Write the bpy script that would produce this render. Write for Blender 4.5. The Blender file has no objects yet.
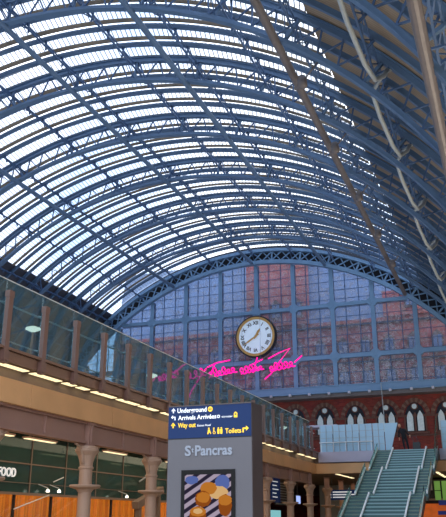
import bpy, math, random
from mathutils import Vector, Matrix
random.seed(7)
S = bpy.context.scene
COL = S.collection
PI = math.pi

# ------------------------------------------------------------------ materials
def s2l(c):
    return tuple((v/12.92 if v <= 0.04045 else ((v+0.055)/1.055)**2.4) for v in [x/255 for x in c])
def new_mat(name):
    m = bpy.data.materials.new(name); m.use_nodes = True
    nt = m.node_tree; nt.nodes.clear()
    out = nt.nodes.new('ShaderNodeOutputMaterial')
    return m, nt, out
def mat(name, rgb, rough=.5, metal=0, noise=.12, nscale=3.0, emit=None, es=0, bump=0, rgb2=None, detail=4):
    m, nt, out = new_mat(name)
    b = nt.nodes.new('ShaderNodeBsdfPrincipled'); nt.links.new(b.outputs[0], out.inputs[0])
    b.inputs['Roughness'].default_value = rough; b.inputs['Metallic'].default_value = metal
    c = s2l(rgb)
    tc = nt.nodes.new('ShaderNodeTexCoord'); n = nt.nodes.new('ShaderNodeTexNoise')
    n.inputs['Scale'].default_value = nscale; n.inputs['Detail'].default_value = detail
    nt.links.new(tc.outputs['Object'], n.inputs['Vector'])
    mx = nt.nodes.new('ShaderNodeMix'); mx.data_type = 'RGBA'
    nt.links.new(n.outputs['Fac'], mx.inputs[0])
    c2 = s2l(rgb2) if rgb2 else tuple(v*(1-noise) for v in c)
    c1 = c if rgb2 else tuple(min(1, v*(1+noise)) for v in c)
    mx.inputs[6].default_value = (*c1, 1); mx.inputs[7].default_value = (*c2, 1)
    nt.links.new(mx.outputs[2], b.inputs['Base Color'])
    if emit:
        b.inputs['Emission Color'].default_value = (*s2l(emit), 1); b.inputs['Emission Strength'].default_value = es
    if bump:
        bp = nt.nodes.new('ShaderNodeBump'); bp.inputs['Strength'].default_value = bump
        nt.links.new(n.outputs['Fac'], bp.inputs['Height']); nt.links.new(bp.outputs[0], b.inputs['Normal'])
    return m
def glass(name, tint, refl=1.5, rough=.02, haze=0.0, hazecol=(200, 220, 230), speck=0.0, speckscale=4, base=0.0):
    m, nt, out = new_mat(name)
    t = nt.nodes.new('ShaderNodeBsdfTransparent'); t.inputs[0].default_value = (*s2l(tint), 1)
    g = nt.nodes.new('ShaderNodeBsdfGlossy'); g.inputs['Roughness'].default_value = rough
    g.inputs['Color'].default_value = (.92, .97, 1, 1)
    fr = nt.nodes.new('ShaderNodeLayerWeight'); fr.inputs['Blend'].default_value = .5
    pw = nt.nodes.new('ShaderNodeMath'); pw.operation = 'POWER'; pw.inputs[1].default_value = 5; nt.links.new(fr.outputs['Facing'], pw.inputs[0])
    f0 = ((refl-1)/(refl+1))**2+base
    ad = nt.nodes.new('ShaderNodeMath'); ad.operation = 'MULTIPLY_ADD'; ad.inputs[1].default_value = .9-f0; ad.inputs[2].default_value = f0; ad.use_clamp = True
    nt.links.new(pw.outputs[0], ad.inputs[0])
    m1 = nt.nodes.new('ShaderNodeMixShader'); nt.links.new(ad.outputs[0], m1.inputs[0])
    nt.links.new(t.outputs[0], m1.inputs[1]); nt.links.new(g.outputs[0], m1.inputs[2])
    last = m1
    if haze or speck:
        d = nt.nodes.new('ShaderNodeBsdfDiffuse'); d.inputs[0].default_value = (*s2l(hazecol), 1)
        m2 = nt.nodes.new('ShaderNodeMixShader'); m2.inputs[0].default_value = haze
        if speck:
            tc = nt.nodes.new('ShaderNodeTexCoord'); n = nt.nodes.new('ShaderNodeTexNoise')
            n.inputs['Scale'].default_value = speckscale; n.inputs['Detail'].default_value = 6; n.inputs['Roughness'].default_value = .8
            nt.links.new(tc.outputs['Object'], n.inputs['Vector'])
            mr = nt.nodes.new('ShaderNodeMapRange'); mr.inputs[1].default_value = .45; mr.inputs[2].default_value = .72
            mr.inputs[3].default_value = haze; mr.inputs[4].default_value = haze+speck
            nt.links.new(n.outputs['Fac'], mr.inputs[0]); nt.links.new(mr.outputs[0], m2.inputs[0])
        nt.links.new(m1.outputs[0], m2.inputs[1]); nt.links.new(d.outputs[0], m2.inputs[2]); last = m2
    nt.links.new(last.outputs[0], out.inputs[0])
    return m
def brick(name, c1, c2, mortar, scale=1.0, rot=(PI/2, 0, 0), bw=.5, rh=.17):
    m, nt, out = new_mat(name)
    b = nt.nodes.new('ShaderNodeBsdfPrincipled'); nt.links.new(b.outputs[0], out.inputs[0]); b.inputs['Roughness'].default_value = .85
    tc = nt.nodes.new('ShaderNodeTexCoord'); mp = nt.nodes.new('ShaderNodeMapping'); mp.inputs['Rotation'].default_value = rot
    nt.links.new(tc.outputs['Object'], mp.inputs[0])
    br = nt.nodes.new('ShaderNodeTexBrick'); nt.links.new(mp.outputs[0], br.inputs['Vector'])
    br.inputs['Scale'].default_value = scale; br.inputs['Brick Width'].default_value = bw; br.inputs['Row Height'].default_value = rh
    br.inputs['Mortar Size'].default_value = .012
    br.inputs['Color1'].default_value = (*s2l(c1), 1); br.inputs['Color2'].default_value = (*s2l(c2), 1); br.inputs['Mortar'].default_value = (*s2l(mortar), 1)
    n = nt.nodes.new('ShaderNodeTexNoise'); n.inputs['Scale'].default_value = .6; nt.links.new(tc.outputs['Object'], n.inputs['Vector'])
    mx = nt.nodes.new('ShaderNodeMix'); mx.data_type = 'RGBA'; mx.blend_type = 'MULTIPLY'; mx.inputs[0].default_value = .5
    nt.links.new(br.outputs['Color'], mx.inputs[6]); nt.links.new(n.outputs['Color'], mx.inputs[7]); nt.links.new(mx.outputs[2], b.inputs['Base Color'])
    return m
def boards(name, c1, c2, axis, scale):
    m, nt, out = new_mat(name)
    b = nt.nodes.new('ShaderNodeBsdfPrincipled'); nt.links.new(b.outputs[0], out.inputs[0]); b.inputs['Roughness'].default_value = .75
    tc = nt.nodes.new('ShaderNodeTexCoord'); w = nt.nodes.new('ShaderNodeTexWave'); w.bands_direction = axis
    w.inputs['Scale'].default_value = scale; w.inputs['Distortion'].default_value = .6; w.inputs['Detail'].default_value = 2
    nt.links.new(tc.outputs['Object'], w.inputs['Vector'])
    n = nt.nodes.new('ShaderNodeTexNoise'); n.inputs['Scale'].default_value = .5; nt.links.new(tc.outputs['Object'], n.inputs['Vector'])
    mt = nt.nodes.new('ShaderNodeMath'); mt.operation = 'MULTIPLY'; nt.links.new(w.outputs['Fac'], mt.inputs[0]); nt.links.new(n.outputs['Fac'], mt.inputs[1])
    mx = nt.nodes.new('ShaderNodeMix'); mx.data_type = 'RGBA'; nt.links.new(mt.outputs[0], mx.inputs[0])
    mx.inputs[6].default_value = (*s2l(c1), 1); mx.inputs[7].default_value = (*s2l(c2), 1); nt.links.new(mx.outputs[2], b.inputs['Base Color'])
    return m
def glow(m, k):
    b = [n for n in m.node_tree.nodes if n.type == 'BSDF_PRINCIPLED'][0]; src = b.inputs['Base Color'].links[0].from_socket
    m.node_tree.links.new(src, b.inputs['Emission Color']); b.inputs['Emission Strength'].default_value = k; return m
def emis(name, rgb, st):
    m, nt, out = new_mat(name); e = nt.nodes.new('ShaderNodeEmission')
    e.inputs[0].default_value = (*s2l(rgb), 1); e.inputs[1].default_value = st; nt.links.new(e.outputs[0], out.inputs[0]); return m

M = dict(
    blue=mat('steel_blue_paint', (76, 104, 136), .5, noise=.18, nscale=.8),
    blue2=mat('steel_blue_paint_light', (96, 132, 168), .5, noise=.12, nscale=.8),
    slate_steel=mat('steel_dark_blue_paint', (58, 86, 124), .6, noise=.2),
    pipe=mat('grey_pipe_paint', (146, 156, 162), .4, noise=.15),
    taupe=mat('weathered_taupe_paint', (92, 88, 90), .5, noise=.2),
    gutter=mat('gutter_boards', (128, 120, 108), .8, noise=.25, nscale=1.2),
    bar=mat('glazing_bar', (112, 120, 128), .6),
    roofglass=glass('roof_glass', (206, 212, 222), 1.08, .05, haze=.03),
    boards=boards('roof_boards', (160, 142, 120), (112, 100, 92), 'Y', 1.4), boards_l=boards('shaded_roof_boards', (62, 66, 80), (44, 48, 60), 'Y', 1.4),  # left boards carry the shade of that side in a darker colour
    wallglass=glass('wired_screen_glass', (212, 222, 236), 1.35, .15, haze=.06, hazecol=(206, 206, 214), speck=.5, speckscale=2.2),
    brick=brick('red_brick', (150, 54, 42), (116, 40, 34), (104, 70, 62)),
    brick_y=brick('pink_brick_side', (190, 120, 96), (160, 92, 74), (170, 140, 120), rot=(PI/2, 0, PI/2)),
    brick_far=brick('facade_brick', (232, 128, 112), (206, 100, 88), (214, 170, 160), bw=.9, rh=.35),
    stone=mat('pale_stone', (112, 86, 74), .8, noise=.2, nscale=2),
    dstone=mat('dark_stone', (92, 60, 52), .8, noise=.2),
    slate=mat('roof_slate', (120, 138, 165), .5, noise=.3, nscale=2),
    lance=mat('lancet_leaded_glass', (176, 190, 190), .2, noise=.3, nscale=5),
    dark=mat('dark_void', (20, 26, 38), .8),
    clockface=mat('opal_clock_face', (214, 232, 246), .35, noise=.02, emit=(200, 225, 245), es=.12),
    gold=mat('gilt', (186, 146, 84), .35, metal=.5, noise=.15),
    black=mat('black_paint', (22, 24, 28), .5),
    neon=emis('pink_neon', (255, 20, 150), 1.8),
    lamp=emis('warm_white_lamp', (255, 232, 180), 1.5),
    lampw=emis('white_lamp', (255, 245, 225), 2.5),
    bronze=mat('bronze_fascia', (122, 92, 76), .4, metal=.25, noise=.15, nscale=1),
    recess=mat('recess_panel', (128, 112, 100), .6, noise=.12),
    ochre=mat('ochre_panel', (214, 166, 116), .6, noise=.22, nscale=.9),
    mauve=mat('mauve_beam_paint', (158, 124, 112), .5, noise=.12, nscale=1),
    column=mat('cast_iron_stone_paint', (172, 144, 124), .55, noise=.1, nscale=2),
    post=mat('bronze_post', (116, 88, 80), .4, metal=.2),
    galglass=glass('gallery_glass', (196, 216, 220), 1.5, .02, haze=.14, hazecol=(124, 158, 168), base=.05),
    rail=mat('brushed_steel', (214, 220, 222), .35, metal=.2),
    platform=mat('platform_stone', (150, 146, 140), .6, noise=.1),
    floor=mat('undercroft_floor', (170, 158, 140), .35, noise=.1),
    soffit=mat('soffit', (96, 84, 72), .7),
    kerb=mat('lilac_upstand', (172, 170, 190), .5, noise=.08),
    shopglass=glass('shop_glass', (228, 228, 220), 1.4, .03, haze=.02),
    fasciaglass=glass('fascia_glass', (190, 212, 208), 1.35, .05, haze=.03),
    bulk=mat('teal_bulkhead', (128, 142, 140), .35, noise=.3, nscale=.9),
    slat=glow(boards('timber_added_glow', (226, 150, 56), (140, 82, 26), 'Y', 1.6), .42),  # emission puts the warm lamplight of the shop into the timber
    totem=mat('totem_grey_metal', (92, 90, 94), .55, metal=.15, noise=.06),
    totemside=mat('totem_dark_side', (78, 70, 68), .5, metal=.3),
    sign=mat('sign_blue', (0, 34, 78), .8, noise=.05, emit=(0, 44, 100), es=.2),
    white=mat('white_vinyl', (235, 238, 240), .5, emit=(235, 240, 245), es=.45),
    yellow=mat('yellow_vinyl', (250, 200, 40), .5, emit=(250, 200, 40), es=.45),
    logo=mat('raised_steel_letters', (140, 146, 156), .5, metal=.3),
    bezel=mat('black_bezel', (3, 3, 4), .9),
    tread=mat('teal_stone_tread', (116, 164, 166), .5, noise=.12, nscale=2),
    riser=mat('teal_glass_riser', (62, 102, 106), .4, noise=.12, nscale=2),
    nosing=mat('nosing', (140, 178, 184), .35, noise=.05),
    stairglass=glass('stair_glass', (206, 230, 222), 1.15, .02, haze=.06, hazecol=(140, 200, 185)),
    wing=mat('green_side_tread', (92, 134, 122), .3, noise=.15, nscale=2),
    srail=mat('polished_stair_rail', (232, 238, 240), .3, noise=.03),
    iceglass=glass('sky_sheen_ice_glass', (170, 206, 226), 1.6, .1, haze=.62, hazecol=(184, 222, 244)),  # pale blue haze paints the sky's reflection into clear glass
    coat=mat('dark_coat', (24, 26, 34), .8), skin=mat('skin', (190, 140, 115), .6), hair=mat('dark_hair', (35, 26, 22), .7),
    green=mat('green_panel', (120, 170, 90), .5, emit=(120, 190, 90), es=.25),
    orange=mat('orange_panel', (220, 110, 40), .5, noise=.4, nscale=2, emit=(230, 110, 40), es=.25),
    navy=mat('navy_panel', (26, 50, 130), .5, emit=(26, 50, 140), es=.2),
    screenblue=emis('screen_lilac', (170, 190, 255), 1.1),
    cyan=emis('lit_cyan_window', (150, 220, 225), .7),
)

# ------------------------------------------------------------------ mesh helpers
class MB:
    def __init__(s): s.v = []; s.f = []; s.mi = []
    def add(s, vs, fs, mi=0):
        n = len(s.v); s.v += [tuple(v) for v in vs]; s.f += [tuple(i+n for i in f) for f in fs]; s.mi += [mi]*len(fs); return s
    def box(s, x0, x1, y0, y1, z0, z1, mi=0):
        return s.add([(x0, y0, z0), (x1, y0, z0), (x1, y1, z0), (x0, y1, z0), (x0, y0, z1), (x1, y0, z1), (x1, y1, z1), (x0, y1, z1)],
                     [(0, 3, 2, 1), (4, 5, 6, 7), (0, 1, 5, 4), (1, 2, 6, 5), (2, 3, 7, 6), (3, 0, 4, 7)], mi)
    def bar(s, p, q, w, h, up=(0, 0, 1), mi=0):
        p = Vector(p); q = Vector(q); d = (q-p).normalized(); up = Vector(up)
        a = d.cross(up)
        if a.length < 1e-4: a = d.cross(Vector((1, 0, 0)))
        a.normalize(); b = a.cross(d).normalized(); a = a*w/2; b = b*h/2
        return s.add([p-a-b, p+a-b, p+a+b, p-a+b, q-a-b, q+a-b, q+a+b, q-a+b],
                     [(0, 3, 2, 1), (4, 5, 6, 7), (0, 1, 5, 4), (1, 2, 6, 5), (2, 3, 7, 6), (3, 0, 4, 7)], mi)
    def tube(s, pts, r, n=8, cap=True, mi=0):
        pts = [Vector(p) for p in pts]; N = len(pts); rr = r if isinstance(r, (list, tuple)) else [r]*N
        vs = []; ref = None
        for i, p in enumerate(pts):
            d = (pts[min(i+1, N-1)]-pts[max(i-1, 0)]).normalized()
            if ref is None: ref = Vector((0, 0, 1)) if abs(d.z) < .9 else Vector((1, 0, 0))
            a = d.cross(ref).normalized(); b = d.cross(a).normalized(); ref = b.cross(d)*-1 if False else ref
            for k in range(n): t = 2*PI*k/n; vs.append(p+(a*math.cos(t)+b*math.sin(t))*rr[i])
        fs = [(i*n+k, i*n+(k+1) % n, (i+1)*n+(k+1) % n, (i+1)*n+k) for i in range(N-1) for k in range(n)]
        if cap: fs += [tuple(range(n)), tuple(range((N-1)*n, N*n))]
        return s.add(vs, fs, mi)
    def lathe(s, prof, c=(0, 0, 0), n=20, mi=0):
        vs = [(c[0]+r*math.cos(2*PI*k/n), c[1]+r*math.sin(2*PI*k/n), c[2]+z) for r, z in prof for k in range(n)]
        L = len(prof)
        fs = [(i*n+k, i*n+(k+1) % n, (i+1)*n+(k+1) % n, (i+1)*n+k) for i in range(L-1) for k in range(n)]+[tuple(range(n)), tuple(range((L-1)*n, L*n))]
        return s.add(vs, fs, mi)
    def arc(s, r0, r1, y0, y1, a0, a1, n=60, mi=0):   # rectangular section swept round the shed's arch, angle from the crown in degrees
        vs = []
        for i in range(n+1):
            t = math.radians(a0+(a1-a0)*i/n)
            for r, y in ((r0, y0), (r1, y0), (r1, y1), (r0, y1)): vs.append(P(r, t, y))
        fs = [(i*4+k, i*4+(k+1) % 4, i*4+4+(k+1) % 4, i*4+4+k) for i in range(n) for k in range(4)]+[(0, 1, 2, 3), tuple(n*4+k for k in (3, 2, 1, 0))]
        return s.add(vs, fs, mi)
    def prism(s, poly, axis, a, b, mi=0):  # poly in the other two axes
        n = len(poly)
        def q(p, t): return {'y': (p[0], t, p[1]), 'x': (t, p[0], p[1]), 'z': (p[0], p[1], t)}[axis]
        return s.add([q(p, a) for p in poly]+[q(p, b) for p in poly], [tuple(range(n)), tuple(range(2*n-1, n-1, -1))]+[(i, (i+1) % n, n+(i+1) % n, n+i) for i in range(n)], mi)
    def build(s, name, mats, parent=None, smooth=False, loc=None):
        me = bpy.data.meshes.new(name)
        off = Vector(loc) if loc is not None else Vector((0, 0, 0))
        if parent is not None and loc is None: off = Vector(parent.matrix_basis.translation)
        me.from_pydata([tuple(Vector(v)-off) for v in s.v], [], s.f)
        mats = mats if isinstance(mats, (list, tuple)) else [mats]
        for m in mats: me.materials.append(m)
        for p, i in zip(me.polygons, s.mi): p.material_index = i; p.use_smooth = smooth
        import bmesh
        bm = bmesh.new(); bm.from_mesh(me); bmesh.ops.recalc_face_normals(bm, faces=bm.faces); bm.to_mesh(me); bm.free()
        o = bpy.data.objects.new(name, me); COL.objects.link(o)
        if parent is not None: o.parent = parent
        elif loc is not None: o.location = loc
        return o
CXS, CZS = -29.4, 1.3
def P(r, t, y): return (CXS+r*math.sin(t), y, CZS+r*math.cos(t))
def D(r, deg, y): return P(r, math.radians(deg), y)
def thing(name, label, cat, loc=(0, 0, 0), group=None, kind=None):
    o = bpy.data.objects.new(name, None); COL.objects.link(o); o.location = loc; o.empty_display_size = .3
    return tag(o, label, cat, group, kind)
def tag(o, label=None, cat=None, group=None, kind=None):
    if label: o['label'] = label
    if cat: o['category'] = cat
    if group: o['group'] = group
    if kind: o['kind'] = kind
    return o
def dup(root, dx, label, dup_group=None):
    r = root.copy(); COL.objects.link(r); r.location = root.location+Vector(dx); r['label'] = label
    for ch in root.children:
        c = ch.copy(); COL.objects.link(c); c.parent = r
        for g in ch.children:
            d = g.copy(); COL.objects.link(d); d.parent = c
    return r
def text(body, size, loc, rot, m, name, parent=None, width=None, extrude=.002, align='LEFT', bold=0, local=True):
    cu = bpy.data.curves.new(name, 'FONT'); cu.body = body; cu.size = size; cu.extrude = extrude; cu.align_x = align; cu.offset = bold; cu.resolution_u = 3
    o = bpy.data.objects.new(name, cu); COL.objects.link(o)
    bpy.context.view_layer.update()
    me = bpy.data.meshes.new_from_object(o.evaluated_get(bpy.context.evaluated_depsgraph_get()))
    if width:
        xs = [v.co.x for v in me.vertices]; k = width/(max(xs)-min(xs)); x0 = min(xs)
        for v in me.vertices: v.co.x = (v.co.x-x0)*k
    bpy.data.objects.remove(o); bpy.data.curves.remove(cu)
    me.materials.clear(); me.materials.append(m)
    me.transform(Matrix.Translation(Vector(loc)-(Vector(parent.location) if parent is not None else Vector((0, 0, 0)))) @ Matrix.Rotation(rot[2], 4, 'Z') @ Matrix.Rotation(rot[0], 4, 'X'))
    o = bpy.data.objects.new(name, me); COL.objects.link(o)
    if parent is not None: o.parent = parent
    return o

ORD = ['nearest', 'second nearest', 'third nearest', 'fourth nearest', 'fifth nearest', 'sixth nearest', 'seventh nearest', 'eighth nearest', 'ninth nearest', 'tenth nearest']
# ------------------------------------------------------------------ the roof
RL, RU = 33.0, 35.0
RIBY = [89-9*k for k in range(1, 10)]       # 80 ... 8
AE = 82
def make_rib():
    root = thing('roof_rib', '', 'roof rib', (CXS, 0, 0), 'main lattice ribs of the train shed roof')
    b = MB(); b.arc(RL-.02, RL+.20, -.15, .15, -AE, AE, 90); b.arc(RL-.09, RL-.02, -.22, .22, -AE, AE, 90); b.build('lower_chord', M['blue'], root)
    b = MB(); b.arc(RU-.30, RU-.05, -.14, .14, -AE, AE, 90); b.arc(RU-.38, RU-.30, -.2, .2, -AE, AE, 90); b.arc(RU-.05, RU+.05, -.24, .24, -AE, AE, 90); b.build('upper_chord', M['blue'], root)
    b = MB(); n = 60; st = 2*AE/n
    for i in range(n):
        a0 = -AE+i*st; a1 = a0+st; am = (a0+a1)/2
        y = .12 if i % 2 else -.12
        b.bar(D(RL+.17, a0, y), D(RU-.35, am, y), .09, .10, (0, 1, 0)); b.bar(D(RU-.35, am, -y), D(RL+.17, a1, -y), .09, .10, (0, 1, 0))
    b.build('web_bracing', M['slate_steel'], root)
    for a in PURL: b = MB(); b.bar(D(RL+.15, a, 0), D(RU-.3, a, 0), .18, .2, (0, 1, 0)); b.build('web_post', M['blue'], root)
    return root
GA = 37.4
PURL = [-48.5, -38.5, -29, -19.7, -10.1, .2, 9.2, 18.4, 28, 37, 47, 57]
TUBES = [-20.6, -.3, 17.3, 36.4, 59]
rib0 = make_rib()
n = len(RIBY)
for k, y in enumerate(sorted(RIBY)):
    lab = 'blue lattice roof rib, %s to the viewer of the big arched ribs' % ORD[k]
    if y == 80: lab = 'blue lattice roof rib, the last one before the gable screen'
    r = rib0 if k == 0 else dup(rib0, (0, 0, 0), lab)
    r.location.y = y; r['label'] = lab
# intermediate ribs
b = MB(); root = thing('intermediate_rib', '', 'roof rib', (CXS, 0, 0), 'slim intermediate ribs carrying the roof glazing')
b.arc(RU-.34, RU-.05, -.05, .05, -AE, AE, 80); b.arc(RU-.42, RU-.34, -.12, .12, -AE, AE, 80); b.build('rib_beam', M['blue'], root)
b = MB(); b.arc(RU-.02, RU+.04, -.62, -.17, -GA, GA, 60); b.build('gutter_board', M['gutter'], root)
inter0 = root; first = True
POSN = ['nearer the viewer', 'in the middle of its bay', 'farther from the viewer']
bays = sorted(RIBY)
for k, y in enumerate(bays):
    for j in (1, 2, 3):
        where = {1: 'first beyond', 2: 'second beyond', 3: 'third beyond'}[j]
        nm = 'the last main rib' if y == 80 else 'the %s main rib' % ORD[k]
        lab = 'slim blue intermediate roof rib, %s %s' % (where, nm)
        r = inter0 if first else dup(inter0, (0, 0, 0), lab)
        first = False; r.location.y = y+2.25*j; r['label'] = lab
# gutter boards above main ribs and glazing, boards: structure
GA = 37.4
for k, y in enumerate(bays):
    w = thing('window_%d' % (k+1), 'bay of ridged roof glazing above the ribs', None, (CXS, y, 0), kind='structure')
    g = MB(); br = MB(); 
    for j in range(4):
        y0 = y+2.25*j+(.05 if j else .26); y1 = y+2.25*(j+1)-(.60 if j < 3 else .24); ym = (y0+y1)/2
        r0, r1 = RU+.06, RU+.40
        for (ya, ra, yb, rb) in ((y0, r0, ym, r1), (ym, r1, y1, r0)):
            vs = []; N = 24
            for i in range(N+1):
                a = -GA+2*GA*i/N; vs += [D(ra, a, ya), D(rb, a, yb)]
            g.add(vs, [(2*i, 2*i+2, 2*i+3, 2*i+1) for i in range(N)])
            nb = 118
            for i in range(nb+1):
                a = -GA+2*GA*i/nb; rad = Vector((math.sin(math.radians(a)), 0, math.cos(math.radians(a))))
                br.bar(D(ra-.04, a, ya), D(rb-.04, a, yb), .04, .07, rad)
        br.arc(r1-.08, r1, ym-.04, ym+.04, -GA, GA, 30)
    g.build('roof_glass', M['roofglass'], w); br.build('glazing_bars', M['bar'], w)
    b = MB(); b.arc(RU+.05, RU+.10, y-.28, y+.28, -GA, GA, 40); b.build('gutter', M['gutter'], w)
b = MB()
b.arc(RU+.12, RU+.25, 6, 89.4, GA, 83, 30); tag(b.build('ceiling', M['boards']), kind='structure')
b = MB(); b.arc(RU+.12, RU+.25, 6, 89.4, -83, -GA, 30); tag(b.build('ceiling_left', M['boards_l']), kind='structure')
# purlins
side = lambda a: 'left' if a < 0 else 'right'
def purlin(a, lab):
    root = thing('lattice_purlin', lab, 'purlin', D(RU-.5, a, 8), 'lattice purlins running along the roof')
    t = MB(); t.bar(D(RU-.52, a-.28, 8), D(RU-.52, a-.28, 89), .09, .09); t.build('upper_rod', M['slate_steel'], root)
    l = MB(); l.bar(D(RU-1.15, a+.28, 8), D(RU-1.15, a+.28, 89), .11, .11); l.build('lower_rod', M['slate_steel'], root)
    w = MB(); st = 2.25/2
    for i in range(int(81/st)):
        y = 8+i*st
        p, q = (D(RU-.52, a-.28, y), D(RU-1.15, a+.28, y+st)) if i % 2 == 0 else (D(RU-1.15, a+.28, y), D(RU-.52, a-.28, y+st))
        w.bar(p, q, .06, .06)
    w.build('zigzag_bracing', M['slate_steel'], root)
    v = MB(); v.bar(D(RU-.45, a, 10), D(RU-1.25, a, 10), .12, .1, (0, 1, 0)); v0 = v.build('strut', M['slate_steel'], root)
    v = MB(); v.bar(D(RU-1.15, a+.28, 10), D(RL+.2, a, 8), .07, .07); v1 = v.build('raking_strut', M['slate_steel'], root)
    v = MB(); v.bar(D(RU-1.15, a+.28, 14.9), D(RL+.2, a, 17), .07, .07); v2 = v.build('raking_strut', M['slate_steel'], root)
    for yb in bays:
        for j in (1, 2, 3):
            if yb == 8 and j == 1: v0.location.y = .25; continue
            c = v0.copy(); COL.objects.link(c); c.location.y = yb+2.25*j-10
        for q in (v1, v2):
            if yb != 8: c = q.copy(); COL.objects.link(c); c.location.y = yb-8
LN = {-48.5: 'lowest on the left haunch', -38.5: 'along the left edge of the roof glazing', -29: 'third up the left slope of the glazing', -19.7: 'halfway down the left slope of the glazing',
      -10.1: 'first one left of the crown', .2: 'along the crown of the roof', 9.2: 'first one right of the crown', 18.4: 'second one right of the crown', 28: 'third one right of the crown',
      37: 'along the right edge of the roof glazing', 47: 'upper one over the right boarded haunch', 57: 'lower one over the right boarded haunch'}
for a in PURL: purlin(a, 'thin dark blue lattice purlin, '+LN[a])
TN = {-59: 'low on the left haunch behind the gallery', -38.5: 'below the left edge of the glazing', -20.6: 'left of the crown', -.3: 'under the crown, running down to the clock', 17.3: 'first right of the crown',
      36.4: 'taupe one beneath the right edge of the glazing', 59: 'weathered one at the far upper right corner'}
for a in TUBES:
    dk = a > 30
    t = MB(); t.tube([D(RL-.22, a, 8), D(RL-.22, a, 89)], .21 if not dk else .25, 12)
    o = t.build('tie_tube', M['taupe'] if dk else M['blue'], smooth=False); tag(o, 'thick longitudinal roof tube, '+TN[a], 'roof tube', 'thick tubes under the ribs')
# downpipes on right haunch : one per bay with an S bend
pts0 = [(35.6-1.0, 0, 48), (34.3, .3, 47.5), (33.4, 1.2, 47.2), (33.1, 3, 48), (33.0, 6, 48.8), (33.2, 7.6, 49), (33.9, 8.4, 48.6), (34.4, 8.8, 48)]
for k, y in enumerate(bays[1:], 1):
    t = MB(); t.tube([D(r, a, y+dy) for r, dy, a in pts0], .13, 8)
    tag(t.build('roof_drainpipe', M['pipe'], smooth=True, loc=D(33, 48, y)), 'pale grey cranked drainpipe on the right haunch, %s' % ('nearest the gable' if y == 80 else ORD[k-1]+' to the viewer'), 'pipe', 'drainpipes under the boarded haunch')
# junction lamps hanging at right glazing edge
k = 0
for y in (35, 44, 53, 62, 71):
    t = MB(); t.lathe([(.06, .5), (.22, .45), (.3, .1), (.32, -.25), (.1, -.35)], D(RL-.6, 38.4, y+3), 12)
    t.tube([D(RL-.2, 38.4, y+3), D(RL+1.3, 38.4, y+3)], .05, 6)
    tag(t.build('roof_floodlight', M['taupe'], smooth=True, loc=D(RL-.6, 38.4, y+3)), 'dark floodlight hung at the right edge of the glazing, %s' % ORD[k], 'lamp', 'floodlights at the edge of the glazing'); k += 1

# ------------------------------------------------------------------ gable screen
GY = 89.0
rg = thing('gable_arch_truss', 'deep blue arch truss with crossed lattice framing the top of the gable screen', 'arch truss', (CXS, GY, 0))
b = MB(); b.arc(RL-.45, RL+.05, GY-.35, GY+.35, -AE, AE, 90); b.build('lower_chord', M['blue2'], rg)
b = MB(); b.arc(RU-.75, RU-.35, GY-.35, GY+.35, -AE, AE, 90); b.build('upper_chord', M['blue2'], rg)
b = MB(); n = 74; st = 2*AE/n
for i in range(n):
    a0 = -AE+i*st; a1 = a0+st
    b.bar(D(RL+.0, a0, GY-.1), D(RU-.72, a1, GY-.1), .13, .16, (0, 1, 0)); b.bar(D(RU-.72, a0, GY+.02), D(RL+.0, a1, GY+.02), .13, .16, (0, 1, 0))
    if i % 3 == 0: b.bar(D(RL+.0, a0, GY-.1), D(RU-.72, a0, GY-.1), .2, .2, (0, 1, 0))
b.build('lattice', M['blue2'], rg)
b = MB(); b.arc(RL-.1, RU+.3, GY+.55, GY+.75, -AE, AE, 60); tag(b.build('trim_1', M['dark']), kind='structure')
sc = thing('window_20', 'great glazed gable screen', None, (CXS, GY+.8, 0), kind='structure')
ZB, ZM, ZT = 17.1, 20.75, 27.35
def topz(x, r=RL-.4):
    d = x-CXS; return CZS+math.sqrt(max(0, r*r-d*d))
MX = [-29.2+5.05*k for k in range(-6, 7)]
SY = GY+.5
m1 = MB(); m2 = MB(); gb = MB(); gl = MB()
for x in MX:
    zt = topz(x)
    if zt < ZB+.5: continue
    m1.box(x-.26, x+.26, SY-.3, SY-.22, ZB, zt); m1.box(x-.26, x+.26, SY+.25, SY+.33, ZB, zt)
    m1.box(x-.05, x+.05, SY-.22, SY-.1, ZB, zt); m1.box(x-.05, x+.05, SY+.1, SY+.25, ZB, zt)
    z = ZB
    while z < zt-.6:
        m1.bar((x+.0, SY-.15, z), (x+.0, SY+.2, z+.35), .08, .3, (1, 0, 0)); z += .7
for z, h in ((ZM, .5), (ZT, .45)):
    hw = math.sqrt(max(0, (RL-.4)**2-(z-CZS)**2))
    m2.box(CXS-hw, CXS+hw, SY-.33, SY+.2, z-h/2, z+h/2)
    for x in MX:
        if abs(x-CXS) < hw-.6:
            for sx in (-1, 1):
                for sz in (-1, 1):
                    m2.prism([(x+sx*.24, z+sz*h/2), (x+sx*.62, z+sz*h/2), (x+sx*.24, z+sz*(h/2+.38))], 'y', SY-.36, SY+.1)
for a, c in zip(MX[:-1], MX[1:]):
    for t in (1/3, 2/3):
        x = a+(c-a)*t; zt = topz(x)
        if zt > ZB+.5: gb.box(x-.045, x+.045, SY-.05, SY+.05, ZB, zt)
z = ZB+.45
while z < 36:
    hw = math.sqrt(max(0, (RL-.4)**2-(z-CZS)**2)); gb.box(CXS-hw, CXS+hw, SY-.025, SY+.025, z-.03, z+.03); z += 1.18
m1.build('mullions', M['blue2'], sc); m2.build('transoms', M['blue2'], sc); gb.build('glazing_bars', M['slate_steel'], sc)
N = 40; r = RL-.3; hw = math.sqrt(r*r-(ZB-CZS)**2); a0 = math.atan2(hw, ZB-CZS)
poly = [(CXS+r*math.sin(-a0+2*a0*i/N), CZS+r*math.cos(-a0+2*a0*i/N)) for i in range(N+1)]
gl.prism(poly, 'y', SY+.06, SY+.09); gl.build('wired_glass', M['wallglass'], sc)
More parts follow.
